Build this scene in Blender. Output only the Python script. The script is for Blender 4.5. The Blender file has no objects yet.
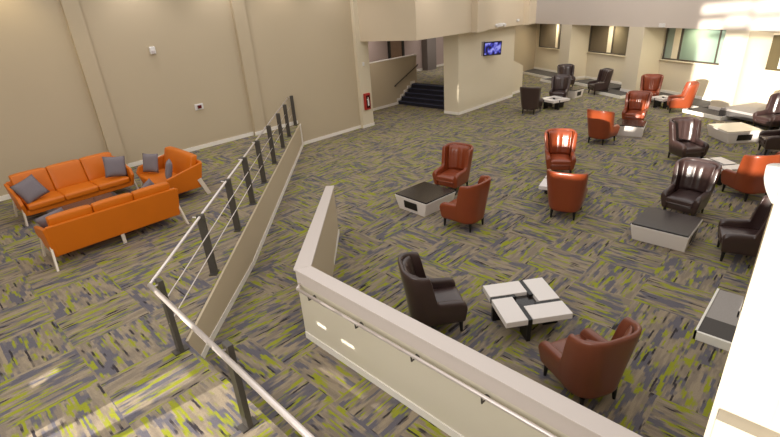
import bpy, bmesh, math, random
from mathutils import Vector, Matrix
random.seed(4)
C = bpy.context.scene.collection
PI = math.pi

def lin(r, g, b):
    f = lambda c: (c/255/12.92) if c/255 <= .04045 else ((c/255+.055)/1.055)**2.4
    return (f(r), f(g), f(b), 1)

# ------------------------------------------------------------------ materials
def mat(name, rgb, rough=.6, metal=0, spec=.5, bump=0, bscale=60, var=0, vscale=3, emit=None, coat=0):
    m = bpy.data.materials.new(name); m.use_nodes = True
    nt = m.node_tree; b = nt.nodes['Principled BSDF']
    b.inputs['Base Color'].default_value = lin(*rgb)
    b.inputs['Roughness'].default_value = rough
    b.inputs['Metallic'].default_value = metal
    b.inputs['Specular IOR Level'].default_value = spec
    b.inputs['Coat Weight'].default_value = coat
    b.inputs['Coat Roughness'].default_value = .12
    tc = nt.nodes.new('ShaderNodeTexCoord')
    if var:
        n = nt.nodes.new('ShaderNodeTexNoise'); n.inputs['Scale'].default_value = vscale; n.inputs['Detail'].default_value = 3
        nt.links.new(tc.outputs['Object'], n.inputs['Vector'])
        mx = nt.nodes.new('ShaderNodeMix'); mx.data_type = 'RGBA'
        c = lin(*rgb)
        mx.inputs[6].default_value = tuple(v*(1-var) for v in c[:3])+(1,)
        mx.inputs[7].default_value = tuple(min(1, v*(1+var)) for v in c[:3])+(1,)
        nt.links.new(n.outputs['Fac'], mx.inputs[0]); nt.links.new(mx.outputs[2], b.inputs['Base Color'])
    if bump:
        n = nt.nodes.new('ShaderNodeTexNoise'); n.inputs['Scale'].default_value = bscale; n.inputs['Detail'].default_value = 2
        nt.links.new(tc.outputs['Object'], n.inputs['Vector'])
        bp = nt.nodes.new('ShaderNodeBump'); bp.inputs['Strength'].default_value = bump; bp.inputs['Distance'].default_value = .01
        nt.links.new(n.outputs['Fac'], bp.inputs['Height']); nt.links.new(bp.outputs['Normal'], b.inputs['Normal'])
    if emit:
        b.inputs['Emission Color'].default_value = lin(*rgb); b.inputs['Emission Strength'].default_value = emit
    return m

def carpet_mat():
    m = bpy.data.materials.new('carpet'); m.use_nodes = True
    nt = m.node_tree; N = nt.nodes; Lk = nt.links.new; b = N['Principled BSDF']
    b.inputs['Roughness'].default_value = .95; b.inputs['Specular IOR Level'].default_value = .15
    geo = N.new('ShaderNodeNewGeometry'); sep = N.new('ShaderNodeSeparateXYZ'); Lk(geo.outputs['Position'], sep.inputs[0])
    def mth(op, a, c=None, d=None):
        n = N.new('ShaderNodeMath'); n.operation = op
        for i, v in enumerate((a, c, d)):
            if v is None: continue
            if isinstance(v, (int, float)): n.inputs[i].default_value = v
            else: Lk(v, n.inputs[i])
        return n.outputs[0]
    T = .96
    x = mth('DIVIDE', mth('ADD', sep.outputs[0], 50.3), T); y = mth('DIVIDE', mth('ADD', sep.outputs[1], 50.1), T)
    ix = mth('FLOOR', x); iy = mth('FLOOR', y)
    wn = N.new('ShaderNodeTexWhiteNoise'); wn.noise_dimensions = '2D'
    cv = N.new('ShaderNodeCombineXYZ'); Lk(ix, cv.inputs[0]); Lk(iy, cv.inputs[1]); Lk(cv.outputs[0], wn.inputs['Vector'])
    par = mth('MODULO', mth('ADD', ix, iy), 2)
    flip = mth('GREATER_THAN', mth('ADD', mth('MULTIPLY', par, .42), mth('MULTIPLY', wn.outputs['Value'], .58)), .56)
    # along / across coordinates
    along = mth('ADD', mth('MULTIPLY', x, mth('SUBTRACT', 1, flip)), mth('MULTIPLY', y, flip))
    across = mth('ADD', mth('MULTIPLY', y, mth('SUBTRACT', 1, flip)), mth('MULTIPLY', x, flip))
    jn = N.new('ShaderNodeTexNoise'); jn.inputs['Scale'].default_value = 14; jn.inputs['Detail'].default_value = 2
    Lk(geo.outputs['Position'], jn.inputs['Vector'])
    across = mth('ADD', across, mth('MULTIPLY', jn.outputs['Fac'], .022))
    off = mth('MULTIPLY', wn.outputs['Value'], 37)
    # rows of yarn: quantise across a bit so that streaks have crisp sides
    def noise(sa, sc, ofs, det=2, rough=.55, q=None):
        ac = across
        if q: ac = mth('DIVIDE', mth('FLOOR', mth('MULTIPLY', across, q)), q)
        c = N.new('ShaderNodeCombineXYZ')
        Lk(mth('ADD', mth('MULTIPLY', along, sa), off), c.inputs[0]); Lk(mth('MULTIPLY', ac, sc), c.inputs[1])
        c.inputs[2].default_value = ofs
        n = N.new('ShaderNodeTexNoise'); n.inputs['Scale'].default_value = 1; n.inputs['Detail'].default_value = det; n.inputs['Roughness'].default_value = rough
        Lk(c.outputs[0], n.inputs['Vector']); return n.outputs['Fac']
    def step(v, a, w=.015):
        r = N.new('ShaderNodeMapRange'); r.inputs['From Min'].default_value = a-w; r.inputs['From Max'].default_value = a+w
        Lk(v, r.inputs['Value']); return r.outputs[0]
    def mix(f, a, c):
        mx = N.new('ShaderNodeMix'); mx.data_type = 'RGBA'; Lk(f, mx.inputs[0])
        for i, v in ((6, a), (7, c)):
            if isinstance(v, tuple): mx.inputs[i].default_value = v
            else: Lk(v, mx.inputs[i])
        return mx.outputs[2]
    tan = lin(*CARP[0]); tan2 = lin(*CARP[1]); grey = lin(*CARP[2]); lime = lin(*CARP[3]); dark = lin(*CARP[4])
    col = mix(step(noise(1.9, 11, 3.1), .5, .08), tan, tan2)
    col = mix(step(noise(1.8, 9, 11.7, q=28), .54, .03), col, grey)
    col = mix(step(noise(2.1, 12, 23.2, q=34), .595, .03), col, lime)
    col = mix(step(noise(1.7, 20, 41.9, q=40), .64, .03), col, dark)
    col = mix(step(noise(1.5, 24, 57.9, q=44), .65, .03), col, lime)
    # pile grain
    g = N.new('ShaderNodeTexNoise'); g.inputs['Scale'].default_value = 90; g.inputs['Detail'].default_value = 2
    Lk(geo.outputs['Position'], g.inputs['Vector'])
    hs = N.new('ShaderNodeHueSaturation'); Lk(col, hs.inputs['Color'])
    Lk(mth('ADD', mth('MULTIPLY', g.outputs['Fac'], .5), .75), hs.inputs['Value'])
    Lk(hs.outputs[0], b.inputs['Base Color'])
    bp = N.new('ShaderNodeBump'); bp.inputs['Strength'].default_value = .5; bp.inputs['Distance'].default_value = .006
    Lk(g.outputs['Fac'], bp.inputs['Height']); Lk(bp.outputs[0], b.inputs['Normal'])
    return m
CARP = [(150, 136, 116), (130, 118, 104), (100, 96, 103), (142, 145, 46), (56, 51, 54)]

def window_mat(name, bands, rough=.15):
    """pane with broad vertical bands: what stands behind the glass"""
    m = bpy.data.materials.new(name); m.use_nodes = True
    nt = m.node_tree; b = nt.nodes['Principled BSDF']
    b.inputs['Roughness'].default_value = rough; b.inputs['Coat Weight'].default_value = .3; b.inputs['Coat Roughness'].default_value = .05
    tc = nt.nodes.new('ShaderNodeTexCoord'); sp = nt.nodes.new('ShaderNodeSeparateXYZ'); nt.links.new(tc.outputs['Generated'], sp.inputs[0])
    w = nt.nodes.new('ShaderNodeMath'); w.operation = 'SUBTRACT'; w.inputs[0].default_value = 1
    nt.links.new(sp.outputs[1], w.inputs[1])
    r = nt.nodes.new('ShaderNodeValToRGB'); e = r.color_ramp.elements
    e[0].position = bands[0][0]; e[0].color = lin(*bands[0][1]); e[1].position = bands[-1][0]; e[1].color = lin(*bands[-1][1])
    for p, c in bands[1:-1]:
        k = e.new(p); k.color = lin(*c)
    nt.links.new(w.outputs[0], r.inputs[0]); nt.links.new(r.outputs[0], b.inputs['Base Color'])
    return m

M = {}
M['wall'] = mat('wall_paint', (192, 176, 150), .8, bump=.05, bscale=120, var=.03, vscale=.6)
M['wall_far'] = mat('wall_paint_far', (220, 208, 184), .8, var=.03, vscale=.6)
M['soffit'] = mat('soffit_paint', (206, 194, 184), .8, var=.03, vscale=.5)
M['bulk'] = mat('bulkhead_paint', (208, 192, 168), .8, var=.03, vscale=.5)
M['trim'] = mat('trim_white', (238, 232, 224), .5)
M['cap'] = mat('cap_paint', (204, 193, 187), .45)
M['ramp_wall'] = mat('ramp_wall_paint', (218, 210, 192), .3, spec=.6, var=.03, vscale=.8)
M['white'] = mat('white_paint', (240, 236, 228), .5)
M['carpet'] = carpet_mat()
M['ledge'] = mat('ledge_carpet', (160, 154, 150), .95, var=.1, vscale=40)
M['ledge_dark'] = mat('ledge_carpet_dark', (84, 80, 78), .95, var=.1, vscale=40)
M['navy'] = mat('stair_carpet', (22, 20, 34), .9, var=.1, vscale=30)
M['rust'] = mat('rust_leather', (132, 58, 28), .34, spec=.5, bump=.12, bscale=45, var=.12, vscale=4, coat=.25)
M['brown'] = mat('brown_leather', (116, 60, 40), .38, spec=.6, bump=.12, bscale=45, var=.1, vscale=4, coat=.2)
M['dark'] = mat('dark_leather', (60, 43, 41), .34, spec=.55, bump=.12, bscale=45, var=.12, vscale=4, coat=.25)
M['orange'] = mat('orange_leather', (206, 108, 8), .45, spec=.45, bump=.1, bscale=40, var=.06, vscale=3)
M['pillow'] = mat('grey_fabric', (124, 116, 122), .95, bump=.3, bscale=200, var=.08, vscale=60)
M['black'] = mat('black_lacquer', (22, 20, 20), .35)
M['glass_black'] = mat('black_glass', (34, 28, 26), .2, spec=.6)
M['table_white'] = mat('white_laminate', (226, 218, 214), .3)
M['steel'] = mat('brushed_steel', (226, 216, 212), .3, metal=.45)
M['post'] = mat('post_paint', (84, 79, 74), .4, metal=.4)
M['leg_metal'] = mat('sofa_leg', (226, 214, 200), .3, metal=.3)
M['red'] = mat('red_enamel', (170, 30, 24), .4)
M['plate'] = mat('white_plastic', (226, 222, 220), .45)
M['frame'] = mat('window_frame', (70, 62, 54), .5)
M['frame_olive'] = mat('window_frame_olive', (74, 64, 40), .5)
M['wood'] = mat('door_wood', (132, 104, 82), .5, var=.15, vscale=5)
M['grey_col'] = mat('column_paint', (120, 112, 108), .7)
M['corr'] = mat('corridor_paint', (176, 158, 152), .8)
M['bulk_dark'] = mat('band_paint', (172, 160, 142), .8)

# ------------------------------------------------------------------ mesh helpers
def box(bm, x0, x1, y0, y1, z0, z1):
    v = [bm.verts.new(p) for p in ((x0,y0,z0),(x1,y0,z0),(x1,y1,z0),(x0,y1,z0),(x0,y0,z1),(x1,y0,z1),(x1,y1,z1),(x0,y1,z1))]
    for f in ((0,3,2,1),(4,5,6,7),(0,1,5,4),(1,2,6,5),(2,3,7,6),(3,0,4,7)): bm.faces.new([v[i] for i in f])
    return v
def prism(bm, poly, z0, z1):
    """poly: list of (x,y); z0/z1 numbers or per-vertex lists; counter-clockwise"""
    n = len(poly)
    a = z0 if isinstance(z0, (list, tuple)) else [z0]*n
    b = z1 if isinstance(z1, (list, tuple)) else [z1]*n
    lo = [bm.verts.new((p[0], p[1], a[i])) for i, p in enumerate(poly)]
    hi = [bm.verts.new((p[0], p[1], b[i])) for i, p in enumerate(poly)]
    bm.faces.new(lo[::-1]); bm.faces.new(hi)
    for i in range(n): bm.faces.new((lo[i], lo[(i+1) % n], hi[(i+1) % n], hi[i]))
def tube(bm, a, b, r, seg=10, r2=None):
    a = Vector(a); b = Vector(b); d = (b-a).normalized()
    u = d.orthogonal().normalized(); w = d.cross(u)
    r2 = r if r2 is None else r2
    A = [bm.verts.new(a+(u*math.cos(t*2*PI/seg)+w*math.sin(t*2*PI/seg))*r) for t in range(seg)]
    B = [bm.verts.new(b+(u*math.cos(t*2*PI/seg)+w*math.sin(t*2*PI/seg))*r2) for t in range(seg)]
    bm.faces.new(A[::-1]); bm.faces.new(B)
    for i in range(seg): bm.faces.new((A[i], A[(i+1) % seg], B[(i+1) % seg], B[i]))
def bar(bm, a, b, w, t, up=(0,0,1)):
    """rectangular bar from a to b; w along 'side', t along the third axis"""
    a = Vector(a); b = Vector(b); d = (b-a).normalized(); s = d.cross(Vector(up)).normalized(); n = s.cross(d)
    lo = [bm.verts.new(a+s*i*w/2+n*j*t/2) for i, j in ((-1,-1),(1,-1),(1,1),(-1,1))]
    hi = [bm.verts.new(b+s*i*w/2+n*j*t/2) for i, j in ((-1,-1),(1,-1),(1,1),(-1,1))]
    bm.faces.new(lo[::-1]); bm.faces.new(hi)
    for i in range(4): bm.faces.new((lo[i], lo[(i+1) % 4], hi[(i+1) % 4], hi[i]))
def obj(name, bm, m, parent=None, bevel=0, sub=0, smooth=False, seg=2):
    bmesh.ops.recalc_face_normals(bm, faces=bm.faces)
    me = bpy.data.meshes.new(name); bm.to_mesh(me); bm.free()
    me.materials.append(m)
    if smooth:
        for p in me.polygons: p.use_smooth = True
    o = bpy.data.objects.new(name, me); C.objects.link(o)
    if parent: o.parent = parent
    if bevel:
        b = o.modifiers.new('bevel', 'BEVEL'); b.width = bevel; b.segments = seg; b.limit_method = 'ANGLE'
    if sub:
        s = o.modifiers.new('sub', 'SUBSURF'); s.levels = sub; s.render_levels = sub
    return o
def B(): return bmesh.new()
def tag(o, label, cat, group=None):
    o['label'] = label; o['category'] = cat
    if group: o['group'] = group
    return o
def struct(name, bm, m, parent=None, bevel=0):
    o = obj(name, bm, m, parent, bevel)
    if not parent: o['kind'] = 'structure'
    return o
def thing(name, label, cat, loc=(0,0,0), rz=0, group=None):
    o = bpy.data.objects.new(name, None); o.empty_display_size = .2; C.objects.link(o)
    o.location = loc; o.rotation_euler = (0,0,rz)
    return tag(o, label, cat, group)
def dup(root, loc, rz, label, swap=None):
    r = root.copy(); C.objects.link(r); r.location = loc; r.rotation_euler = (0,0,rz); r['label'] = label
    for ch in list(root.children):
        c = ch.copy(); C.objects.link(c); c.parent = r
        if swap and c.data and c.data.materials and c.data.materials[0] == swap[0]:
            c.material_slots[0].link = 'OBJECT'; c.material_slots[0].material = swap[1]
        for g in ch.children:
            d = g.copy(); C.objects.link(d); d.parent = c
    return r

U = .85          # upper level
LD = .30         # ramp landing
WL = 14.55       # face of left wall
CX, CY = .69, .724   # ramp direction
# ------------------------------------------------------------------ floors
bm = B(); box(bm, -4, 34, -2.2, 26, -.2, 0); struct('floor', bm, M['carpet'])
F0 = (1.60, 5.52)
def fas(s, d=0): return (F0[0]+CX*s+CY*d, F0[1]+CY*s-CX*d)     # along the fascia; d: out over the ramp
sE = (WL-F0[1])/CY
bm = B(); prism(bm, [(-3.9,-2.0),(1.56,-2.0),F0,fas(sE),(-3.9,WL)], 0.001, U); struct('floor_upper', bm, M['carpet'])
wS = (3.05, 4.93)                                   # wing wall start (ramp side)
def wing(s, d=0): return (wS[0]+.712*s+.702*d, wS[1]+.702*s-.712*d)
RL = 4.15
RR = 2.9
bm = B(); prism(bm, [(1.56,-2.0),(3.05,-2.0),wS,fas(.5),F0], .002, LD); struct('floor_landing', bm, M['carpet'])
bm = B(); prism(bm, [wS,wing(RR),fas(.5+RR),fas(.5)], 0.002, [LD,.006,.006,LD]); struct('floor_ramp', bm, M['carpet'])
# fascia of the upper level beside the ramp
bm = B(); prism(bm, [fas(0,.0),fas(0,.04),fas(sE,.04),fas(sE,0)], 0, U-.012)
fa = struct('wall_ramp_edge', bm, M['wall'])
bm = B()
prism(bm, [fas(0.02,.04),fas(.02,.055),fas(.5,.055),fas(.5,.04)], LD, LD+.11)
prism(bm, [fas(.5,.04),fas(.5,.055),fas(.5+RR,.055),fas(.5+RR,.04)], [LD,LD,0,0], [LD+.11,LD+.11,.11,.11])
prism(bm, [fas(.5+RR,.04),fas(.5+RR,.055),fas(sE-.03,.055),fas(sE-.03,.04)], 0, .12)
prism(bm, [fas(sE-.30,.041),fas(sE-.30,.058),fas(sE-.02,.058),fas(sE-.02,.041)], .11, U-.012)
struct('baseboard_ramp', bm, M['trim'])
# ------------------------------------------------------------------ left wall and its pilasters
bm = B(); box(bm, -4, 13.9, WL, WL+.3, 0, 7.2); struct('wall_left', bm, M['wall'])
for i, (a, b) in enumerate(((3.72, 4.10), (8.28, 8.72))):
    bm = B(); box(bm, a, b, WL-.12, WL+.02, U, 7.2); struct('trim_%d' % (i+1), bm, M['wall'])
bm = B()
for a, b in ((-3.9,3.70),(4.12,8.26),(8.74,10.15)): box(bm, a, b, WL-.02, WL+.01, U, U+.12)
for a, b in ((3.70,4.12),(8.26,8.74)): box(bm, a, b, WL-.14, WL-.1, U, U+.12)
box(bm, 10.26, 13.28, WL-.02, WL+.01, 0, .12); box(bm, 13.26, 13.92, WL-.19, WL-.16, 0, .12); box(bm, 13.9, 13.93, WL-.19, WL+.3, 0, .12)
struct('baseboard_left', bm, M['trim'])
bm = B(); box(bm, 13.28, 13.9, WL-.17, WL+.3, 0, 7.2); struct('trim_3', bm, M['wall_far'])
# ------------------------------------------------------------------ bulkhead, TV wall, recess with the stairs
bm = B(); prism(bm, [(13.50,14.4),(13.98,11.9),(22.4,11.9),(22.4,25.8),(13.50,25.8)], 3.4, 7.2); bk = struct('wall_bulkhead', bm, M['bulk'])
bm = B(); box(bm, 17.5, 18.2, 11.62, 11.91, 3.385, 7.2); struct('trim_4', bm, M['bulk'])
bm = B(); box(bm, 21.75, 22.42, 11.62, 11.91, 3.385, 7.2); struct('trim_5', bm, M['bulk'])
bm = B(); box(bm, 17.15, 21.75, 12.31, 13.1, 0, 3.4); struct('wall_screen', bm, M['wall_far'])
bm = B(); box(bm, 17.13, 21.77, 12.285, 12.312, 0, .12); box(bm, 17.125, 17.152, 12.285, 13.1, 0, .12); struct('baseboard_screen', bm, M['trim'])
bm = B()
v = box(bm, 21.75, 23.3, 12.62, 12.8, 0, 1.88)
for k in (5, 6): v[k].co.z = 1.32
struct('wall_low', bm, M['wall_far'])
bm = B(); box(bm, 21.77, 23.32, 12.595, 12.622, 0, .12); struct('baseboard_low', bm, M['trim'])
# floor of the upper corridor and stairs
HY, SX, ST = 16.5, 17.76, .27
SE_ = SX+4*ST+.01
bm = B(); prism(bm, [(SE_,13.1),(21.7,13.1),(25.6,15.9),(34,15.9),(34,19.5),(SE_,19.5)], 0.001, U-.01); box(bm, 13.9, SE_, HY+.15, 19.5, 0.001, U-.01); struct('floor_corridor', bm, M['carpet'])
bm = B(); prism(bm, [(21.75,13.05),(25.6,15.7),(33.5,15.7),(33.5,15.9),(25.5,15.9),(21.6,13.25)], 0, 3.42); struct('wall_end', bm, M['wall'])
bm = B()
for k in range(5): box(bm, SX+ST*k, SE_+.3, 13.1, HY, .17*k, .17*(k+1)-.0005*(k == 4))
st = struct('stairs', bm, M['navy'])
bm = B()
for k in range(5): box(bm, SX-.012+ST*k, SX+.03+ST*k, 13.1, HY, .17*(k+1)-.025, .17*(k+1)+.004)
struct('stair_nosing', bm, mat('nosing', (62, 66, 92), .7), st)
bm = B(); box(bm, 13.9, 19.3, HY, HY+.14, 0, 2.2); hw = struct('wall_half', bm, M['wall'])
bm = B(); box(bm, 13.9, 19.32, HY-.02, HY+.16, 2.2, 2.24); struct('wall_cap', bm, M['trim'], hw)
bm = B(); box(bm, 13.92, SX, HY-.025, HY+.002, 0, .12)
for k in range(5): box(bm, SX-.08+ST*k, SX+.0+ST*k, HY-.03, HY+.002, .17*k, .17*(k+1)+.12); box(bm, SX+ST*k, SX+ST*(k+1), HY-.03, HY+.002, .17*(k+1), .17*(k+1)+.12)
struct('baseboard_half', bm, M['trim'])
BY = 19.3
bm = B(); box(bm, 13.9, 34, BY, BY+.2, U-.01, 3.42); struct('wall_corridor', bm, M['corr'])
bm = B(); box(bm, 13.9, 20.1, BY-.03, BY, U-.01, U+.12); box(bm, 21.5, 33, BY-.03, BY, U-.01, U+.12); struct('baseboard_corridor', bm, M['trim'])
bm = B(); box(bm, 23.1, 23.95, 18.85, BY-.03, U-.01, 3.42); struct('trim_6', bm, M['grey_col'])
bm = B(); box(bm, 20.3, 21.25, BY-.07, BY-.01, U-.008, 3.1); dr = struct('door_1', bm, M['wood'])
bm = B(); box(bm, 20.16, 20.30, BY-.1, BY, U-.008, 3.2); box(bm, 21.25, 21.45, BY-.1, BY, U-.008, 3.2); box(bm, 20.16, 21.45, BY-.1, BY, 3.1, 3.2); struct('door_frame', bm, M['black'], dr)
# ------------------------------------------------------------------ far wall: bays, piers, windows, ledges
FO = Vector((24.37, 8.54, 0)); FD = Vector((.5, .8660254, 0)); FN = Vector((.8660254, -.5, 0))
def fbox(bm, t0, t1, n0, n1, z0, z1):
    v = box(bm, t0, t1, n0, n1, z0, z1)
    for q in v: q.co = FO+FD*q.co.x+FN*q.co.y+Vector((0,0,q.co.z))
    return v
BW = 1.7
bm = B(); fbox(bm, -12.4, 12, BW, BW+.2, 0, 3.6); struct('wall_far', bm, M['wall_far'])
bm = B(); fbox(bm, -12.4, 9.0, .5, BW+.2, 3.03, 7.2); struct('wall_soffit', bm, M['soffit'])
PT = (9.4, 4.45, -.72, -5.62, -10.6)
for i, t in enumerate(PT):
    if i == 0: continue
    bm = B(); fbox(bm, t-.46, t+.46, .5, BW, 0, 3.03); struct('trim_%d' % (10+i), bm, M['wall_far'])
    bm = B(); fbox(bm, t-.48, t+.48, .475, .5, .12, .24); fbox(bm, t-.485, t-.46, .475, BW, .12, .24); struct('baseboard_pier_%d' % i, bm, M['trim'])
bm = B()
for a, b in ((4.93, 9.4), (-.24, 3.97), (-5.14, -1.2), (-10.1, -6.1)): fbox(bm, a, b, BW-.025, BW+.01, .12, .24)
struct('baseboard_far', bm, M['trim'])
for a, b, n0, nm in ((3.55,5.2,-.42,'pier'),(-1.3,.45,-.42,'pier'),(-6.4,-4.75,-.36,'pier'),(5.2,10.6,.38,'bay'),(.45,3.55,.38,'bay'),(-4.75,-1.3,.38,'bay'),(-10.2,-6.4,.38,'bay')):
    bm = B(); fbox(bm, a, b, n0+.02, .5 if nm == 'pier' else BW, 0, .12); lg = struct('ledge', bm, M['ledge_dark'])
    bm = B(); fbox(bm, a, b, n0-.005, n0+.03, 0, .135)
    if nm == 'pier': fbox(bm, a-.02, a+.01, n0-.005, .40, 0, .135); fbox(bm, b-.01, b+.02, n0-.005, .40, 0, .135)
    struct('ledge_edge', bm, M['white'], lg)
# windows: (t0, t1, z0, z1)
def window(idx, t0, t1, z0, z1, pane_m, posts, frame_m, sill=True):
    bm = B()
    fbox(bm, t0, t0+.07, BW-.07, BW+.01, z0, z1); fbox(bm, t1-.07, t1, BW-.07, BW+.01, z0, z1)
    fbox(bm, t0, t1, BW-.07, BW+.01, z0, z0+.07); fbox(bm, t0, t1, BW-.07, BW+.01, z1-.05, z1)
    w = struct('window_%d' % idx, bm, frame_m)
    bm = B(); fbox(bm, t0+.07, t1-.07, BW-.03, BW-.005, z0+.07, z1-.05); obj('pane', bm, pane_m, w)
    for (a, b, m) in posts:
        bm = B(); fbox(bm, a, b, BW-.065, BW-.028, z0+.07, z1-.05); obj('mullion', bm, m, w)
    bm = B(); fbox(bm, t0-.1, t1+.1, BW-.12, BW, z0-.04, z0); obj('window_sill', bm, M['wall_far'], w)
P1 = window_mat('pane_shaded', [(0, (120,108,92)), (.3, (134,120,100)), (.6, (110,100,88)), (1, (126,116,98))])
P2 = window_mat('pane_dusk', [(0, (96,84,66)), (.45, (112,98,80)), (.6, (118,108,90)), (1, (100,92,76))])
P3 = window_mat('pane_green', [(0, (132,148,140)), (.2, (150,162,152)), (.3, (128,150,136)), (.55, (150,170,156)), (.8, (132,156,142)), (1, (168,182,170))])
P4 = window_mat('pane_garden', [(0, (120,170,40)), (.12, (236,240,226)), (1, (240,240,232))])
window(1, 6.3, 8.75, 1.52, 2.98, P1, [(6.78, 6.98, M['wall_far']), (6.58,6.64,M['frame'])], M['frame'])
window(2, .62, 3.86, 1.55, 2.98, P2, [(2.10, 2.42, M['wall_far']), (2.03,2.10,M['frame']), (.80,.86,M['wall_far'])], M['frame'])
window(3, -4.6, -1.3, 1.58, 2.98, P3, [(-2.08, -1.78, M['wall_far']), (-2.2,-2.12,M['frame']), (-4.02,-3.96,M['frame'])], M['frame'])
window(4, -9.6, -6.12, 1.6, 2.80, P4, [(-6.52, -6.19, M['frame_olive'])], M['frame_olive'])
# raised bench in the last bay
bm = B(); fbox(bm, -9.6, -6.12, -.1, 1.6, .12, .40); bn = struct('ledge_bench', bm, M['ledge'], None, .01)
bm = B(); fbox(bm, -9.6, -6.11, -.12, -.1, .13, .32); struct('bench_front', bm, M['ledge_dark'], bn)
# ------------------------------------------------------------------ right wall with piers and ledges, and the near white pier
bm = B(); box(bm, 2, 20.0, -1.5, -1.3, 0, 1.0); box(bm, 2, 20.0, -1.5, -1.3, 3.4, 7.2); struct('wall_right', bm, M['wall_far'])
for i, x in enumerate((7.6, 12.9, 17.6)):
    bm = B(); box(bm, x, x+.75, -1.3, .36 if i == 0 else .05, 0, 7.2); struct('trim_%d' % (20+i), bm, mat('pier_tan', (176,160,132), .8) if i == 0 else M['wall_far'])
    y = .36 if i == 0 else .05
    bm = B(); box(bm, x-.02, x, -1.3, y+.02, .12, .22); box(bm, x-.02, x+.77, y, y+.02, .12, .22); struct('baseboard_right_%d' % (i+1), bm, M['trim'])
for x0, x1, y1, wd in ((6.84, 8.25, .76, True), (12.15, 13.5, .62, False), (16.5, 18.0, .3, False)):
    bm = B(); box(bm, x0+.02, x1, -1.3, y1-.02, 0, .12); lg = struct('ledge', bm, M['ledge'])
    bm = B(); box(bm, x0-.01, x0+.03, -1.3, y1, 0, .135); box(bm, x0-.01, x1, y1-.03, y1, 0, .135); struct('ledge_edge', bm, M['white'], lg)
    if wd:
        bm = B(); box(bm, x0+.03, x0+.48, -1.3, y1-.03, .118, .126); struct('ledge_strip', bm, M['ledge_dark'], lg)  # dark strip put in for a band of shade across the ledge top
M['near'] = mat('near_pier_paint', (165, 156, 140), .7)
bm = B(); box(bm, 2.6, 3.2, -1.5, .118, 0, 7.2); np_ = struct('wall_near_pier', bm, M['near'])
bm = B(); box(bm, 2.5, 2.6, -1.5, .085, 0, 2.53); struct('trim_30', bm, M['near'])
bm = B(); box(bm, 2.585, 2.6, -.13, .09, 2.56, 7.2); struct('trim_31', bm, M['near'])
# windows in the right wall
for i, (a, b) in enumerate(((3.2, 7.6), (8.35, 12.9), (13.65, 17.6))):
    bm = B()
    for x in (a, (a+b)/2-.03, b-.06): box(bm, x, x+.06, -1.45, -1.37, 1.0, 3.4)
    box(bm, a, b, -1.45, -1.37, 1.0, 1.06); box(bm, a, b, -1.45, -1.37, 3.34, 3.4)
    w = struct('window_%d' % (i+5), bm, M['frame'])
    bm = B(); box(bm, a+.06, b-.06, -1.42, -1.40, 1.06, 3.34)
    obj('pane', bm, mat('pane_day', (236, 240, 236), .1), w)
# ------------------------------------------------------------------ ramp knee walls
KX0, KX1, KT = 3.05, 3.225, 1.46
KS = -.085      # drift of the near end
kn_y = -2.0
wd = .15
bm = B(); prism(bm, [(KX0+KS,-2.0),(KX1+KS,-2.0),(KX1,4.83),(KX0,4.93)], 0, KT-.03)
kn = struct('wall_ramp_knee', bm, M['ramp_wall'])
bm = B(); prism(bm, [(KX0-.015+KS,-2.0),(KX1+.015+KS,-2.0),(KX1+.015,4.82),(KX0-.015,4.95)], KT-.03, KT); struct('wall_cap', bm, M['cap'], kn, .005)
bm = B(); prism(bm, [(KX0-.016+KS,-2.0),(KX0+KS,-2.0),(KX0,4.92),(KX0-.016,4.92)], LD, LD+.11); struct('baseboard_knee', bm, M['trim'])
bm = B(); prism(bm, [(KX0-.008+KS,-2.0),(KX0+KS,-2.0),(KX0,4.92),(KX0-.008,4.92)], KT-.20, KT-.03); struct('apron', bm, M['cap'], kn)
bm = B(); z1 = KT-.03; z2 = 1.13
wp = [(KX1,4.83),wing(4.02,wd),wing(4.02,0),wS]
prism(bm, wp, 0, [z1,z2,z2,z1]); wg = struct('wall_ramp_wing', bm, M['wall'])
bm = B(); wp2 = [(KX1+.015,4.82),wing(4.04,wd+.015),wing(4.04,-.015),(KX0-.015,4.95)]
prism(bm, wp2, [z1,z2,z2,z1], [z1+.03,z2+.03,z2+.03,z1+.03]); struct('wall_cap', bm, M['cap'], wg)
bm = B(); prism(bm, [wing(.35,wd),wing(.35,wd+.016),wing(4.02,wd+.016),wing(4.02,wd)], 0, .11); struct('baseboard_wing', bm, M['trim'])

# ------------------------------------------------------------------ unseen wall behind the camera; openings cut to shape sun patches and spot beams
SALT = math.radians(6.0); SAZ = math.radians(3.0)
holes = [(-1.2, .35, 2.38, 5.45), (.43, 1.75, 2.38, 5.45), (1.83, 3.62, 2.38, 5.45),
         (-1.2, .35, 5.62, 6.05), (.43, 1.75, 5.62, 6.05), (1.83, 2.6, 5.80, 6.15), (2.68, 3.5, 5.62, 6.05),
         (-1.2, .35, 6.13, 6.55), (.43, 1.75, 6.2, 6.6), (1.83, 3.5, 6.3, 6.6),
         (3.95, 4.95, 2.32, 3.10), (5.06, 5.22, 2.50, 3.04), (5.70, 5.78, 2.68, 2.80), (5.26, 5.31, 2.45, 2.75), (4.71, 4.82, 3.405, 3.442), (4.86, 4.96, 3.41, 3.447), (4.58, 4.67, 3.405, 3.445), (5.0, 5.07, 3.235, 3.275), (4.81, 4.90, 3.225, 3.265), (11.19, 11.25, 2.75, 3.4)]
ys = sorted({-8, 26} | {h[0] for h in holes} | {h[1] for h in holes}); zs = sorted({0, 11} | {h[2] for h in holes} | {h[3] for h in holes})
bm = B(); vd = {}
def gv(x, i, j):
    k = (x, i, j)
    if k not in vd: vd[k] = bm.verts.new((x, ys[i], zs[j]))
    return vd[k]
solid = lambda i, j: 0 <= i < len(ys)-1 and 0 <= j < len(zs)-1 and not any(h[0] <= ys[i] < h[1] and h[2] <= zs[j] < h[3] for h in holes)
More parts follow.
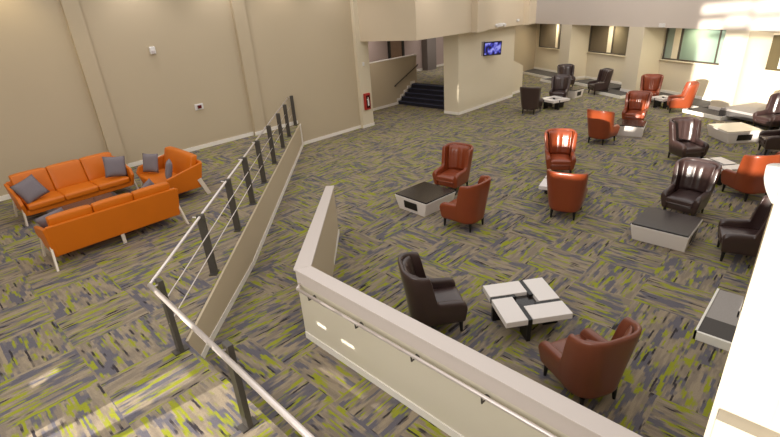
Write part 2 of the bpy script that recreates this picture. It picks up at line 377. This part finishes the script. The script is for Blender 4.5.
for i in range(len(ys)-1):
    for j in range(len(zs)-1):
        if solid(i, j):
            for x in (-3.0, -3.06): bm.faces.new((gv(x,i,j), gv(x,i+1,j), gv(x,i+1,j+1), gv(x,i,j+1)))
            for (di, dj, e) in ((-1,0,((i,j),(i,j+1))),(1,0,((i+1,j),(i+1,j+1))),(0,-1,((i,j),(i+1,j))),(0,1,((i,j+1),(i+1,j+1)))):
                if not solid(i+di, j+dj):
                    (a, b), (c, d) = e
                    bm.faces.new((gv(-3.0,a,b), gv(-3.0,c,d), gv(-3.06,c,d), gv(-3.06,a,b)))
struct('wall_back', bm, M['wall_far'])

# ------------------------------------------------------------------ wing armchair
def chair_path():
    xs = [.40, .385, .33, .24, .14, .05, .0, -.03, -.045, -.06, -.075, -.11]
    pts = [(x, .375) for x in xs]
    for k in range(1, 9):
        a = PI/2+k*PI/2/8; pts.append((-.14+.27*math.cos(a), .105+.27*math.sin(a)))
    pts.append((-.41, .035))
    return pts + [(x, -y) for x, y in pts[::-1]]
def chair_h(x, y):
    if x >= -.031: return .49+.08*min(1, (.40-x)/.06)**.5+.03*(.40-x)/.40
    if x > -.08: return .62+.45*min(1, (-.031-x)/.03)**.6
    return 1.07+.05*min(1, (-.08-x)/.3)
def chair_warp(x, y, z):
    if z < .45:
        k = (.45-z)/.3; return (x*(1-.07*k), y*(1-.15*k), z)
    k = z-.45; w = min(1, max(0, (.25-x)/.35))
    return (x-.16*k*w, y*(1+.22*k*w), z)
def make_chair(label, m):
    t = thing('wing_armchair', label, 'chair', group='leather wing armchairs around the lounge tables')
    bm = B(); P = chair_path(); n = len(P); cols = []
    for i, (x, y) in enumerate(P):
        a = Vector(P[max(0, i-1)]); b = Vector(P[min(n-1, i+1)]); d = (b-a).normalized(); nin = Vector((-d.y, d.x))
        if nin.dot(Vector((.05, 0))-Vector((x, y))) < 0: nin = -nin
        arm = min(1, max(0, (x+.08)/.12)); th = .075+.045*arm
        h = chair_h(x, y); prof = []
        for z in (.18, .25, .36, .36+(h-.36)*.3, .36+(h-.36)*.62, h-.05): prof.append((0, z))
        prof += [(.12*th, h-.012), (.5*th, h+.006), (.88*th, h-.012), (th, h-.05)]
        for z in (.36+(h-.36)*.62, .36+(h-.36)*.3, .30, .18): prof.append((th, z))
        ring = []
        for o, z in prof:
            q = Vector((x, y))+nin*o; ring.append(bm.verts.new(chair_warp(q.x, q.y, z)))
        cols.append(ring)
    for a, b in zip(cols, cols[1:]):
        k = len(a)
        for j in range(k): bm.faces.new((a[j], a[(j+1) % k], b[(j+1) % k], b[j]))
    bm.faces.new(cols[0]); bm.faces.new(cols[-1][::-1])
    obj('body', bm, m, t, sub=1, smooth=True)
    bm = B(); box(bm, -.30, .36, -.25, .25, .18, .33); obj('seat_base', bm, m, t, bevel=.03, smooth=True)
    bm = B(); v = box(bm, -.29, .405, -.262, .262, .315, .455); bmesh.ops.subdivide_edges(bm, edges=bm.edges[:], cuts=4, use_grid_fill=True)
    for q in bm.verts:
        if q.co.z > .44: q.co.z += .035*(1-min(1, abs(q.co.y)/.262)**2)*(1-abs((q.co.x-.06)/.35)**2)
    obj('seat_cushion', bm, m, t, bevel=.03, smooth=True)
    # pleated inner back
    bm = B(); NY, NZ = 24, 9; fr = []; bk = []
    for j in range(NZ+1):
        z = .45+.62*j/NZ; rf, rb = [], []
        for i in range(NY+1):
            u = -1+2*i/NY; y = u*.262; x0 = -.325+.13*abs(u)**3.2
            ple = .018*abs(math.cos(u*PI*2.0))*min(1, j/2.5)*min(1, (NZ-j)/1.5)
            edge = (1-abs(u)**8)*(1-(j/NZ)**12)
            rf.append(bm.verts.new(chair_warp(x0+.045*edge+ple, y, z))); rb.append(bm.verts.new(chair_warp(x0-.03, y, z)))
        fr.append(rf); bk.append(rb)
    for j in range(NZ):
        for i in range(NY):
            bm.faces.new((fr[j][i], fr[j][i+1], fr[j+1][i+1], fr[j+1][i])); bm.faces.new((bk[j][i+1], bk[j][i], bk[j+1][i], bk[j+1][i+1]))
        bm.faces.new((fr[j][0], fr[j+1][0], bk[j+1][0], bk[j][0])); bm.faces.new((fr[j+1][NY], fr[j][NY], bk[j][NY], bk[j+1][NY]))
    for i in range(NY):
        bm.faces.new((fr[0][i+1], fr[0][i], bk[0][i], bk[0][i+1])); bm.faces.new((fr[NZ][i], fr[NZ][i+1], bk[NZ][i+1], bk[NZ][i]))
    obj('back_cushion', bm, m, t, smooth=True)
    for y in (-.131, 0, .131):
        bm = B(); bmesh.ops.create_uvsphere(bm, u_segments=10, v_segments=6, radius=.016)
        c = chair_warp(-.325+.13*abs(y/.262)**3.2+.052, y*1.0, .88)
        for q in bm.verts: q.co += Vector(c)
        obj('button', bm, m, t, smooth=True)
    for x, y in ((.32, .27), (.32, -.27), (-.30, .23), (-.30, -.23)):
        bm = B(); tube(bm, (x, y, .185), (x*1.03, y*1.03, 0), .034, 8, .020); obj('leg', bm, M['black'], t)
    return t
K = 1.05
CH = [  # x, y, facing degrees, leather, label
 (9.72, 7.16, -176, 'rust', 'rust leather wing armchair facing us behind the black-topped table in mid carpet'),
 (8.06, 5.62, 90, 'rust', 'rust leather wing armchair seen from behind at right end of mid-carpet black-topped table'),
 (4.80, 3.90, -38, 'dark', 'dark purplish-brown wing armchair just behind the ramp wall, left of the pinwheel table'),
 (4.92, 1.60, 62, 'brown', 'large chestnut brown wing armchair nearest to us, back turned, below pinwheel table'),
 (12.45, 5.46, -150, 'rust', 'red-brown wing armchair facing us in the centre, with another armchair back close before it'),
 (9.92, 4.10, 14, 'rust', 'rust wing armchair with its full flat back towards us in the centre of the carpet'),
 (16.04, 5.66, -8, 'rust', 'rust wing armchair turned away, left of the small black-topped box table'),
 (18.9, 5.55, -172, 'rust', 'red-brown wing armchair facing us right behind the small black-topped box table'),
 (23.0, 6.3, -168, 'rust', 'red wing armchair against the far ledge under the left end of the green window'),
 (21.75, 4.78, 112, 'rust', 'orange sunlit wing armchair in side view beside the white sunlit pier'),
 (15.35, 3.0, -132, 'dark', 'dark wing armchair with sunlit reddish back, upper of the two facing us at right'),
 (11.36, 2.0, 172, 'dark', 'dark brown wing armchair facing us behind the low black glass table at right'),
 (13.26, 1.18, 48, 'rust', 'rust wing armchair with bright orange sunlit top edge and back turned, at right edge'),
 (9.90, .68, 106, 'dark', 'dark wing armchair in side view facing left beside the right-hand white pier'),
 (17.3, 1.08, 112, 'dark', 'dark wing armchair at right frame edge in front of the sunlit low white table'),
 (20.2, 1.6, 145, 'dark', 'dark wing armchair with sunlit pinkish arm at right edge below the olive-framed window'),
 (18.98, 9.80, 8, 'dark', 'dark wing armchair with back turned at the left end of the far group'),
 (21.63, 9.78, -165, 'dark', 'dark wing armchair facing us behind the far pinwheel table'),
 (25.2, 11.1, -142, 'dark', 'dark wing armchair farthest back, half hidden behind another dark armchair'),
 (24.2, 8.95, 138, 'dark', 'dark wing armchair in side view standing alone under the brown far window'),
]
ch0 = make_chair(CH[0][4], M['rust'])
for i, (x, y, a, lm, lab) in enumerate(CH):
    if i == 0: c = ch0; c.location = (x, y, 0); c.rotation_euler = (0, 0, math.radians(a))
    else: c = dup(ch0, (x, y, 0), math.radians(a), lab, (M['rust'], M[lm]))
    c.scale = (K, K, K*.985)

# ------------------------------------------------------------------ pinwheel tables (four white slabs on a black cross)
def make_pinwheel(label):
    t = thing('coffee_table', label, 'table', group='white pinwheel coffee tables')
    a, w, g = .60, .33, .07; h = .5
    R = lambda p, k: (p[0], p[1]) if k == 0 else R((-p[1], p[0]), k-1)
    for k in range(4):
        # slab occupying x from -h to -h+a, y from h-w to h (rotated)
        q = [R(p, k) for p in ((-h, h-w), (-h+a, h-w), (-h+a, h), (-h, h))]
        x0, x1 = min(p[0] for p in q), max(p[0] for p in q); y0, y1 = min(p[1] for p in q), max(p[1] for p in q)
        bm = B(); box(bm, x0, x1, y0, y1, .325, .42); obj('slab', bm, M['table_white'], t, bevel=.006)
        q = [R(p, k) for p in ((-h+a, h-.40), (-h+a+g, h-.40), (-h+a+g, h-.005), (-h+a, h-.005))]
        x0, x1 = min(p[0] for p in q), max(p[0] for p in q); y0, y1 = min(p[1] for p in q), max(p[1] for p in q)
        bm = B(); box(bm, x0+.004, x1-.004, y0, y1, .31, .408); obj('channel', bm, M['black'], t)
        q = [R(p, k) for p in ((-h+a+.005, h-.27), (-h+a+g-.005, h-.27), (-h+a+g-.005, h-.03), (-h+a+.005, h-.03))]
        x0, x1 = min(p[0] for p in q), max(p[0] for p in q); y0, y1 = min(p[1] for p in q), max(p[1] for p in q)
        bm = B(); box(bm, x0, x1, y0, y1, 0, .315); obj('leg', bm, M['black'], t)
    bm = B(); box(bm, -.42, .42, -.42, .42, .285, .322); obj('frame', bm, M['black'], t)
    bm = B(); box(bm, -.165, .165, -.165, .165, .32, .36); obj('centre_tray', bm, M['glass_black'], t)
    return t
PW = [(5.71, 2.84, -38, 'white pinwheel coffee table with black cross channels, nearest of its kind, between two armchairs'),
      (10.78, 4.58, 14, 'white pinwheel table mostly hidden between the two centre armchairs'),
      (14.08, 2.0, -42, 'white pinwheel table glimpsed between the dark armchairs and the orange-edged one'),
      (20.25, 9.38, -20, 'white pinwheel table between dark armchairs in the far left group'),
      (22.3, 5.55, -30, 'white pinwheel table glimpsed between red armchair and orange sunlit one at the back')]
pw = make_pinwheel(PW[0][3])
for i, (x, y, a, lab) in enumerate(PW):
    if i == 0: pw.location = (x, y, 0); pw.rotation_euler = (0, 0, math.radians(a)); pw.scale = (1.02, 1.02, 1)
    else:
        c = dup(pw, (x, y, 0), math.radians(a), lab); c.scale = (.7, .7, 1) if i == 4 else (.96, .96, 1)

# ------------------------------------------------------------------ box tables (white tapered box, glass top, open niche)
def make_boxtable(label):
    t = thing('box_table', label, 'table', group='white box tables with inset glass tops')
    h = .5; i = .10
    bm = B(); lo = [bm.verts.new(p) for p in ((-h+i,-h+i*.4,0),(h-i,-h+i*.4,0),(h-i,h-i*.4,0),(-h+i,h-i*.4,0))]
    hi = [bm.verts.new(p) for p in ((-h,-h,.36),(h,-h,.36),(h,h,.36),(-h,h,.36))]
    bm.faces.new(lo[::-1]); bm.faces.new(hi)
    for k in range(4): bm.faces.new((lo[k], lo[(k+1) % 4], hi[(k+1) % 4], hi[k]))
    obj('body', bm, M['table_white'], t, bevel=.008)
    bm = B(); box(bm, -h+.015, h-.015, -h+.015, h-.015, .355, .395); obj('glass_top', bm, M['glass_black'], t, bevel=.005)
    for s in (1, -1):
        bm = B(); box(bm, -.2, .2, -.012, .012, -.095, .095)
        for q in bm.verts:
            x, y, z = q.co; y0 = -(h-i*.4) - (z+.19)/.36*i*.4
            q.co = Vector((x, (y0+y)*s, z+.19))
        obj('niche', bm, M['black'], t)
    return t
BT = [(8.37, 7.02, -94, 1.08, 'white box table with black glass top and dark niche in mid carpet beside rust armchairs', None),
      (9.90, 2.0, 0, 1.04, 'low white box table with black glass top before the dark brown armchair at right', None),
      (17.5, 5.22, 12, .92, 'small white box table with dark top and open niche at feet of red-brown armchair', None),
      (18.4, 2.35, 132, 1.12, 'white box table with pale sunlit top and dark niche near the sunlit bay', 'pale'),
      (22.95, 9.75, -8, .8, 'small white box table partly hidden behind dark armchair in the far group', None)]
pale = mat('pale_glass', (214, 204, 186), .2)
bt = make_boxtable(BT[0][4])
for i, (x, y, a, s, lab, sw) in enumerate(BT):
    if i == 0: bt.location = (x, y, 0); bt.rotation_euler = (0, 0, math.radians(a)); c = bt
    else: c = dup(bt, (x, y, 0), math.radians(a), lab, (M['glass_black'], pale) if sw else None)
    c.scale = (s, s, 1)

# ------------------------------------------------------------------ orange sofas
def puffy(x0, x1, y0, y1, z0, z1, puff, cuts=5):
    bm = B(); box(bm, x0, x1, y0, y1, z0, z1); bmesh.ops.subdivide_edges(bm, edges=bm.edges[:], cuts=cuts, use_grid_fill=True)
    cx, cy, cz = (x0+x1)/2, (y0+y1)/2, (z0+z1)/2
    for q in bm.verts:
        u, v, w = (q.co.x-cx)/(x1-x0)*2, (q.co.y-cy)/(y1-y0)*2, (q.co.z-cz)/(z1-z0)*2
        if abs(w) > .99: q.co.z += math.copysign(puff, w)*(1-u**4)*(1-v**4)
        if abs(v) > .99: q.co.y += math.copysign(puff, v)*(1-u**4)*(1-w**4)
    return bm
def make_sofa(name, label, cat, L, nc, loc, rz, group):
    t = thing(name, label, cat, loc, rz, group)
    h = L/2; O = M['orange']
    bm = B(); box(bm, -h+.05, h-.05, -.36, .38, .19, .30); obj('base', bm, O, t, bevel=.015)
    # leaning back panel
    bm = B(); v = box(bm, -h, h, -.38, -.31, .19, .80)
    for k in (4, 5, 6, 7): v[k].co.y -= .14
    obj('back_panel', bm, O, t, bevel=.025, smooth=False)
    cw = (L-.16)/nc
    for k in range(nc):
        a = -h+.08+cw*k
        bm = puffy(a+.004, a+cw-.004, -.22, .42, .29, .43, .022); obj('seat_cushion', bm, O, t, bevel=.035, smooth=True)
        bm = puffy(a+.004, a+cw-.004, -.33, -.17, .40, .93, .02)
        for q in bm.verts: q.co.y -= (q.co.z-.40)*.30
        obj('back_cushion', bm, O, t, bevel=.045, smooth=True)
    for s in (1, -1):
        bm = B(); lo = [(-.39,.19),(.36,.19),(.44,.46),(.36,.60),(-.51,.78)]
        A = [bm.verts.new((s*(h-.075+(.05 if z > .4 else 0)), y, z)) for y, z in lo]; D = [bm.verts.new((s*(h-.005+(.05 if z > .4 else 0)), y, z)) for y, z in lo]
        bm.faces.new(A); bm.faces.new(D[::-1])
        for i in range(5): bm.faces.new((A[i], A[(i+1) % 5], D[(i+1) % 5], D[i]))
        obj('arm', bm, O, t, bevel=.02)
        for yt, yb in ((.30, .38), (-.36, -.50)):
            bm = B(); bar(bm, (s*(h+.0), yt, .40), (s*(h+.05), yb, 0.0), .10, .035, (1, 0, 0))
            for q in bm.verts:
                if q.co.z < .05: q.co.z = 0
            obj('leg', bm, M['leg_metal'], t, bevel=.004)
    for y in (-.34,):
        bm = B(); box(bm, -.03, .03, y-.03, y+.02, 0, .2); obj('centre_leg', bm, M['leg_metal'], t)
    return t
GS = 'orange leather sofas'
make_sofa('sofa', 'long orange leather sofa with its back to us, grey pillow corners peeking over', 'sofa', 2.24, 3, (2.19, 9.68, U), 0, GS)
make_sofa('sofa', 'long orange leather sofa facing us against the left wall, grey pillow at each end', 'sofa', 2.26, 3, (2.31, 12.48, U), math.radians(182), GS)
make_sofa('loveseat', 'short orange leather loveseat with two grey pillows, set at right of the long sofas', 'sofa', 1.62, 1, (4.0, 11.32, U), math.radians(90), GS)
def pillow(label, loc, rot, s=.46):
    bm = B(); n = 10; top, bot = {}, {}
    for i in range(n+1):
        for j in range(n+1):
            u, v = -1+2*i/n, -1+2*j/n; k = (1-u**4)*(1-v**4)
            pin = 1-.07*(1-max(abs(u), abs(v))**4) if False else 1-.06*(1-(u*v)**2)
            x, y = u*s/2*pin, v*s/2*pin; z = .075*k**.6
            top[i, j] = bm.verts.new((x, y, z))
            bot[i, j] = top[i, j] if (i in (0, n) or j in (0, n)) else bm.verts.new((x, y, -z))
    for i in range(n):
        for j in range(n):
            bm.faces.new((top[i,j], top[i+1,j], top[i+1,j+1], top[i,j+1])); bm.faces.new((bot[i,j+1], bot[i+1,j+1], bot[i+1,j], bot[i,j]))
    o = obj('pillow', bm, M['pillow'], None, smooth=True)
    o.location = loc; o.rotation_euler = rot
    tag(o, label, 'pillow', 'grey pillows on the orange sofas')
R = math.radians
pillow('grey pillow tilted on its corner at left end of wall-side orange sofa', (1.46, 12.28, U+.68), (R(62), R(-16), R(14)), .50)
pillow('grey square pillow upright at right end of wall-side orange sofa', (3.20, 12.31, U+.70), (R(72), R(13), R(2)), .50)
pillow('light grey pillow upright at the wall end of the orange loveseat', (3.84, 11.82, U+.70), (R(72), 0, R(-62)), .46)
pillow('grey pillow seen edge-on at the near end of the orange loveseat', (3.88, 10.88, U+.69), (R(74), 0, R(-112)), .44)
pillow('grey pillow corner peeking over left end of the near orange sofa back', (1.34, 9.88, U+.64), (R(60), R(14), R(165)), .48)
pillow('grey pillow corner peeking over right end of the near orange sofa back', (3.0, 9.86, U+.66), (R(62), R(40), R(190)), .46)
t = thing('coffee_table', 'low dark glass coffee table between the two long orange sofas', 'table', (2.15, 11.25, U))
bm = B(); box(bm, -.66, .66, -.34, .34, .32, .35); obj('table_top', bm, mat('smoked_glass', (70, 64, 62), .12), t, bevel=.006)
for x in (-.6, .6):
    for y in (-.3, .3):
        bm = B(); box(bm, x-.025, x+.025, y-.025, y+.025, 0, .32); obj('leg', bm, M['leg_metal'], t)
bm = B(); box(bm, -.62, .62, -.31, .31, .285, .32); obj('frame', bm, M['post'], t)

# ------------------------------------------------------------------ guard railing on the upper level
t = thing('guard_railing', 'steel guard railing with dark flat posts along the edge of the upper floor', 'railing', (0,0,0))
PS = [12.2, 10.55, 9.2, 7.62, 6.08, 4.72, 3.35, 1.72]
def post(x, y, dx, dy):
    bm = B()
    a_, b_ = .03, .058
    prism(bm, [(x-dx*a_-dy*b_, y-dy*a_+dx*b_), (x-dx*a_+dy*b_, y-dy*a_-dx*b_), (x+dx*a_+dy*b_, y+dy*a_-dx*b_), (x+dx*a_-dy*b_, y+dy*a_+dx*b_)], U, U+1.06)
    p = obj('post', bm, M['post'], t, bevel=.004)
    bm = B(); prism(bm, [(x-dx*.09-dy*.06, y-dy*.09+dx*.06), (x-dx*.09+dy*.06, y-dy*.09-dx*.06), (x+dx*.09+dy*.06, y+dy*.09-dx*.06), (x+dx*.09-dy*.06, y+dy*.09+dx*.06)], U, U+.02)
    obj('base_plate', bm, M['post'], p)
    return p
off = -.10
def up_pt(s, d, z): q = fas(s, d); return (q[0], q[1], z)
for s in PS:
    x, y = fas(s, off); p = post(x, y, CX, CY)
    bm = B(); tube(bm, up_pt(s, off-.02, U+1.0), up_pt(s, off-.12, U+1.02), .012, 6); obj('bracket', bm, M['steel'], p)
x, y = 1.47, 5.36; p = post(x, y, 1, 0)
bm = B(); tube(bm, (1.45, 5.36, U+1.0), (1.37, 5.36, U+1.0), .012, 6); obj('bracket', bm, M['steel'], p)
for yy in (3.64, 1.9, .2):
    p = post(1.40, yy, 1, 0)
    bm = B(); tube(bm, (1.38, yy, U+1.0), (1.17+.0333*(yy+.6), yy, U+1.015), .012, 6); obj('bracket', bm, M['steel'], p)
c0 = (1.37, 5.40, U+1.02); c1 = (1.17, -.6, U+1.02); e = up_pt(sE-.55, off-.12, U+1.02)
bm = B(); tube(bm, c0, e, .020, 10); obj('top_rail', bm, M['steel'], t, smooth=True)
bm = B(); tube(bm, c0, c1, .028, 12); obj('top_rail', bm, M['steel'], t, smooth=True)
for z in (.74, .44):
    bm = B(); tube(bm, (1.44, 5.36, U+z), up_pt(sE-.55, off-.035, U+z), .008, 8); obj('rod', bm, M['steel'], t, smooth=True)
# handrail on the knee wall
t = thing('handrail', 'steel handrail tube bracketed along the face of the ramp wall', 'handrail', (0,0,0))
bm = B(); tube(bm, (2.90, -1.5, 1.235), (2.95, 4.80, 1.235), .021, 12); obj('tube', bm, M['steel'], t, smooth=True)
bm = B(); tube(bm, (2.95, 4.80, 1.235), (3.05, 4.87, 1.235), .021, 12); obj('return', bm, M['steel'], t, smooth=True)
for yy in (4.55, 3.62, 2.72, 1.82, .92, 0.0):
    bm = B(); kx = KX0+KS*(4.93-yy)/6.93; tube(bm, (kx, yy, 1.16), (kx-.10, yy, 1.165), .010, 8); tube(bm, (kx-.10, yy, 1.16), (kx-.105, yy, 1.225), .010, 8)
    bmesh.ops.create_cone(bm, cap_ends=True, segments=12, radius1=.035, radius2=.03, depth=.012, matrix=Matrix.Translation((kx-.006, yy, 1.16)) @ Matrix.Rotation(-PI/2, 4, 'Y'))
    obj('bracket', bm, M['post'], t)
# handrail on the half wall by the stairs
t = thing('handrail', 'dark sloping handrail on the half wall beside the navy steps', 'handrail', (0,0,0))
bm = B(); tube(bm, (17.5, HY-.1, .95), (19.3, HY-.1, 1.74), .026, 10); obj('tube', bm, M['post'], t)
for k in (.04, .5, .96):
    x, z = 17.5+1.8*k, .95+.79*k
    bm = B(); tube(bm, (x, HY, z-.07), (x, HY-.1, z-.04), .02, 6); tube(bm, (x, HY-.1, z-.045), (x, HY-.1, z), .016, 6); obj('bracket', bm, M['black'], t)

# ------------------------------------------------------------------ wall fittings
t = thing('fire_extinguisher_cabinet', 'red fire extinguisher box on the pale column left of the steps', 'fire extinguisher', (13.56, WL-.17, .74))
bm = B(); box(bm, -.15, .15, -.10, 0, 0, .66); obj('cabinet', bm, M['red'], t, bevel=.01)
bm = B(); box(bm, -.09, .11, -.108, -.099, .06, .58); obj('panel', bm, mat('cabinet_glass', (74, 24, 26), .15), t)
bm = B(); box(bm, -.03, .05, -.116, -.107, .16, .40); box(bm, -.06, .0, -.116, -.107, .40, .44); box(bm, -.005, .03, -.116, -.107, .40, .50); obj('extinguisher_sign', bm, M['plate'], t)
t = thing('strobe_alarm', 'small white alarm plate with dark red lens on the left wall', 'alarm', (6.57, WL-.001, 2.14))
bm = B(); box(bm, -.14, .14, -.03, 0, -.09, .09); obj('plate', bm, M['plate'], t, bevel=.01)
bm = B(); box(bm, -.06, .06, -.075, -.03, -.045, .05); obj('lens', bm, mat('lens_red', (96, 14, 20), .25), t, bevel=.01)
t = thing('wall_sensor', 'white box sensor high on the left wall between the pilasters', 'sensor', (5.6, WL, 3.9))
bm = B(); box(bm, -.08, .08, -.07, 0, -.10, .10); obj('housing', bm, M['plate'], t, bevel=.02)
bm = B(); box(bm, -.05, .05, -.085, -.06, -.09, .0); obj('lens', bm, mat('sensor_lens', (200, 190, 188), .3), t, bevel=.008)
bm = B(); box(bm, -.05, .05, -.03, 0, -.07, .07); o = obj('light_switch', bm, M['plate'], None, .008); o.location = (13.55, WL-.17, 2.55); tag(o, 'small white switch plate on the pale column above the red box', 'switch')
# television
t = thing('television', 'wall-mounted television showing a blue picture, tilted out from the beige wall', 'television', (19.30, 12.0, 2.58))
t.rotation_euler = (R(8), 0, R(-38)); t.scale = (.82, .82, .9)
bm = B(); box(bm, -.50, .50, -.035, .035, -.33, .33); obj('casing', bm, M['black'], t, bevel=.012)
def screen_mat():
    m = bpy.data.materials.new('screen'); m.use_nodes = True; nt = m.node_tree; b = nt.nodes['Principled BSDF']
    tc = nt.nodes.new('ShaderNodeTexCoord'); n = nt.nodes.new('ShaderNodeTexNoise'); n.inputs['Scale'].default_value = 4.5; n.inputs['Detail'].default_value = 1
    nt.links.new(tc.outputs['Object'], n.inputs['Vector']); r = nt.nodes.new('ShaderNodeValToRGB'); e = r.color_ramp.elements
    e[0].position = .38; e[0].color = lin(30, 24, 60); e[1].position = .62; e[1].color = lin(170, 170, 250); k = e.new(.5); k.color = lin(72, 76, 200)
    nt.links.new(n.outputs['Fac'], r.inputs[0]); nt.links.new(r.outputs[0], b.inputs['Emission Color']); b.inputs['Emission Strength'].default_value = .8
    b.inputs['Base Color'].default_value = (.01, .01, .02, 1); b.inputs['Roughness'].default_value = .2
    return m
bm = B(); box(bm, -.455, .455, -.042, -.034, -.275, .285); obj('screen', bm, screen_mat(), t)
bm = B(); bar(bm, (0, .03, 0), (-.12, .30, .0), .08, .08); obj('mount_arm', bm, M['black'], t)
bm = B(); box(bm, -.12, .12, -.02, 0, -.3, .3); o = obj('wall_plate', bm, mat('plate_grey', (168, 156, 146), .6), None, .005); o.location = (19.0, 12.31, 2.6); tag(o, 'grey mounting plate on beige wall behind the television', 'wall plate')
t = thing('emergency_light', 'white two-lamp emergency light under the bulkhead above the television', 'emergency light', (19.6, 11.9, 3.52))
bm = B(); box(bm, -.18, .18, -.10, 0, -.06, .08); obj('housing', bm, M['plate'], t, bevel=.015)
for x in (-.3, .3):
    bm = B(); tube(bm, (x*.5, -.05, .03), (x, -.06, .02), .02, 6); tube(bm, (x, -.03, .02), (x, -.16, -.02), .065, 10); obj('lamp', bm, M['plate'], t)
bm = B(); box(bm, -.09, .09, -.07, 0, -.05, .05); o = obj('smoke_detector', bm, M['plate'], None, .02); o.location = (21.2, 11.9, 3.62); tag(o, 'small white detector on the bulkhead right of the emergency light', 'detector')
bm = B(); box(bm, -.16, .16, -.05, 0, -.08, .08); o = obj('window_sensor', bm, M['plate'], None, .02)
p = FO+FD*(-2.15)+FN*.5; o.location = (p.x, p.y, 3.12); o.rotation_euler = (0, 0, R(60+180-180)-0); o.rotation_euler = (0, 0, math.atan2(FD.y, FD.x)+PI); tag(o, 'small white box on the soffit above the green window', 'sensor')
# uplight sconce on the near pier
t = thing('wall_sconce', 'white bowl-shaped wall sconce at the right edge on the near pier', 'lamp', (2.62, .118, 3.85))
bm = B(); seg = 12; rows = []
for k in range(7):
    z = -.09+.17*k/6; r = .012+.054*math.sin(PI/2*min(1, k/5))
    rows.append([bm.verts.new((r*math.cos(PI*i/seg), r*math.sin(PI*i/seg), z)) for i in range(seg+1)])
for a, b in zip(rows, rows[1:]):
    for i in range(seg): bm.faces.new((a[i], a[i+1], b[i+1], b[i]))
    bm.faces.new((a[seg], a[0], b[0], b[seg]))
bm.faces.new(rows[0][::-1]); bm.faces.new(rows[-1])
obj('shade', bm, M['white'], t, smooth=True)
bm = B(); box(bm, -.04, .04, 0, .012, -.05, .06); obj('back_plate', bm, M['steel'], t)

# ------------------------------------------------------------------ light
W = bpy.data.worlds.new('world'); bpy.context.scene.world = W; W.use_nodes = True
bg = W.node_tree.nodes['Background']; bg.inputs[0].default_value = (1, .975, .945, 1); bg.inputs[1].default_value = 1.15
sd = bpy.data.lights.new('sun', 'SUN'); sd.energy = 11; sd.angle = R(.7); sd.color = (1, .93, .82)
so = bpy.data.objects.new('sun', sd); C.objects.link(so)
d = Vector((math.cos(SAZ)*math.cos(SALT), math.sin(SAZ)*math.cos(SALT), -math.sin(SALT)))
so.rotation_euler = d.to_track_quat('-Z', 'Y').to_euler()
def spot(x, y, z, e, col, ang=100, blend=.8, aim=None):
    l = bpy.data.lights.new('downlight', 'SPOT'); l.energy = e; l.color = col; l.spot_size = R(ang); l.spot_blend = blend; l.shadow_soft_size = .08 if e < 2000 else .012
    o = bpy.data.objects.new('downlight', l); C.objects.link(o); o.location = (x, y, z)
    if aim: o.rotation_euler = (Vector(aim)-Vector((x, y, z))).to_track_quat('-Z', 'Y').to_euler()
for x, col in ((2.5, (1, .82, .5)), (5.4, (1, .93, .89)), (7.9, (1, .93, .89)), (10.0, (1, .88, .76)), (12.2, (1, .93, .89))):
    spot(x, WL-.55, 6.3, 75, col)
spot(-6, 5.3, 4.5, 5500, (1, .94, .85), 24, .1, (0.5, 5.1, .85))  # added unseen spot standing in for sun patches on the upper floor
spot(-6, 5.3, 4.5, 5000, (1, .94, .85), 11, .05, (3.0, 3.95, 1.22))  # added unseen spot that throws the light dashes onto the knee wall
spot(14.6, 11.2, 6.0, 60, (1, .9, .82))
for a, b in (((17.5, 8.5, 7.0), (26.5, 12, 4)), ((16.5, 4.5, 7.0), (23.5, 6.5, 4)), ((15.5, 8.6, 7.2), (16.5, 12.2, 4))): spot(*a, 540 if a[0] > 16 else 90, (1, .93, .86), 110, 1, b)  # added fill spots to brighten the far soffit and the bulkhead
l = bpy.data.lights.new('window_daylight', 'AREA'); l.energy = 400; l.shape = 'RECTANGLE'; l.size = 8; l.size_y = 4; l.color = (1, .97, .93)  # added unseen fill before the back wall, lifts the surfaces facing it
o = bpy.data.objects.new('window_daylight', l); C.objects.link(o); o.location = (-2.8, 4.2, 5.2); o.rotation_euler = Vector((1, .1, -.12)).to_track_quat('-Z', 'Y').to_euler()
for x, y in ((15.8, 15), (18.5, 18), (23, 17.3)):
    l = bpy.data.lights.new('corridor_lamp', 'AREA'); l.energy = 28; l.size = 1.2; l.color = (1, .9, .82)  # added unseen fill, keeps the recess under the bulkhead from going dark
    o = bpy.data.objects.new('corridor_lamp', l); C.objects.link(o); o.location = (x, y, 3.35)
for t_ in (6.8, 1.9, -3):
    p = FO+FD*t_+FN*1.1
    l = bpy.data.lights.new('bay_lamp', 'AREA'); l.energy = 36; l.size = .5; l.color = (1, .9, .66)
    o = bpy.data.objects.new('bay_lamp', l); C.objects.link(o); o.location = (p.x, p.y, 3.0)

# ------------------------------------------------------------------ camera
f, p, r, yaw = 470.6, R(24.55), R(3.86), R(44.80)
fw = Vector((math.cos(yaw)*math.cos(p), math.sin(yaw)*math.cos(p), -math.sin(p)))
rt = Vector((math.sin(yaw), -math.cos(yaw), 0)); dn = fw.cross(rt)
rt2 = rt*math.cos(r)+dn*math.sin(r); dn2 = -rt*math.sin(r)+dn*math.cos(r)
cd = bpy.data.cameras.new('camera'); cd.sensor_width = 36; cd.lens = f/780*36; cd.clip_start = .05; cd.clip_end = 200
cam = bpy.data.objects.new('camera', cd); C.objects.link(cam)
m = Matrix((rt2, -dn2, -fw)).transposed().to_4x4(); m.translation = Vector((0, 0, 4.7)); cam.matrix_world = m
S = bpy.context.scene; S.camera = cam
S.view_settings.view_transform = 'Standard'; S.view_settings.look = 'None'; S.view_settings.exposure = 0; S.view_settings.gamma = 1
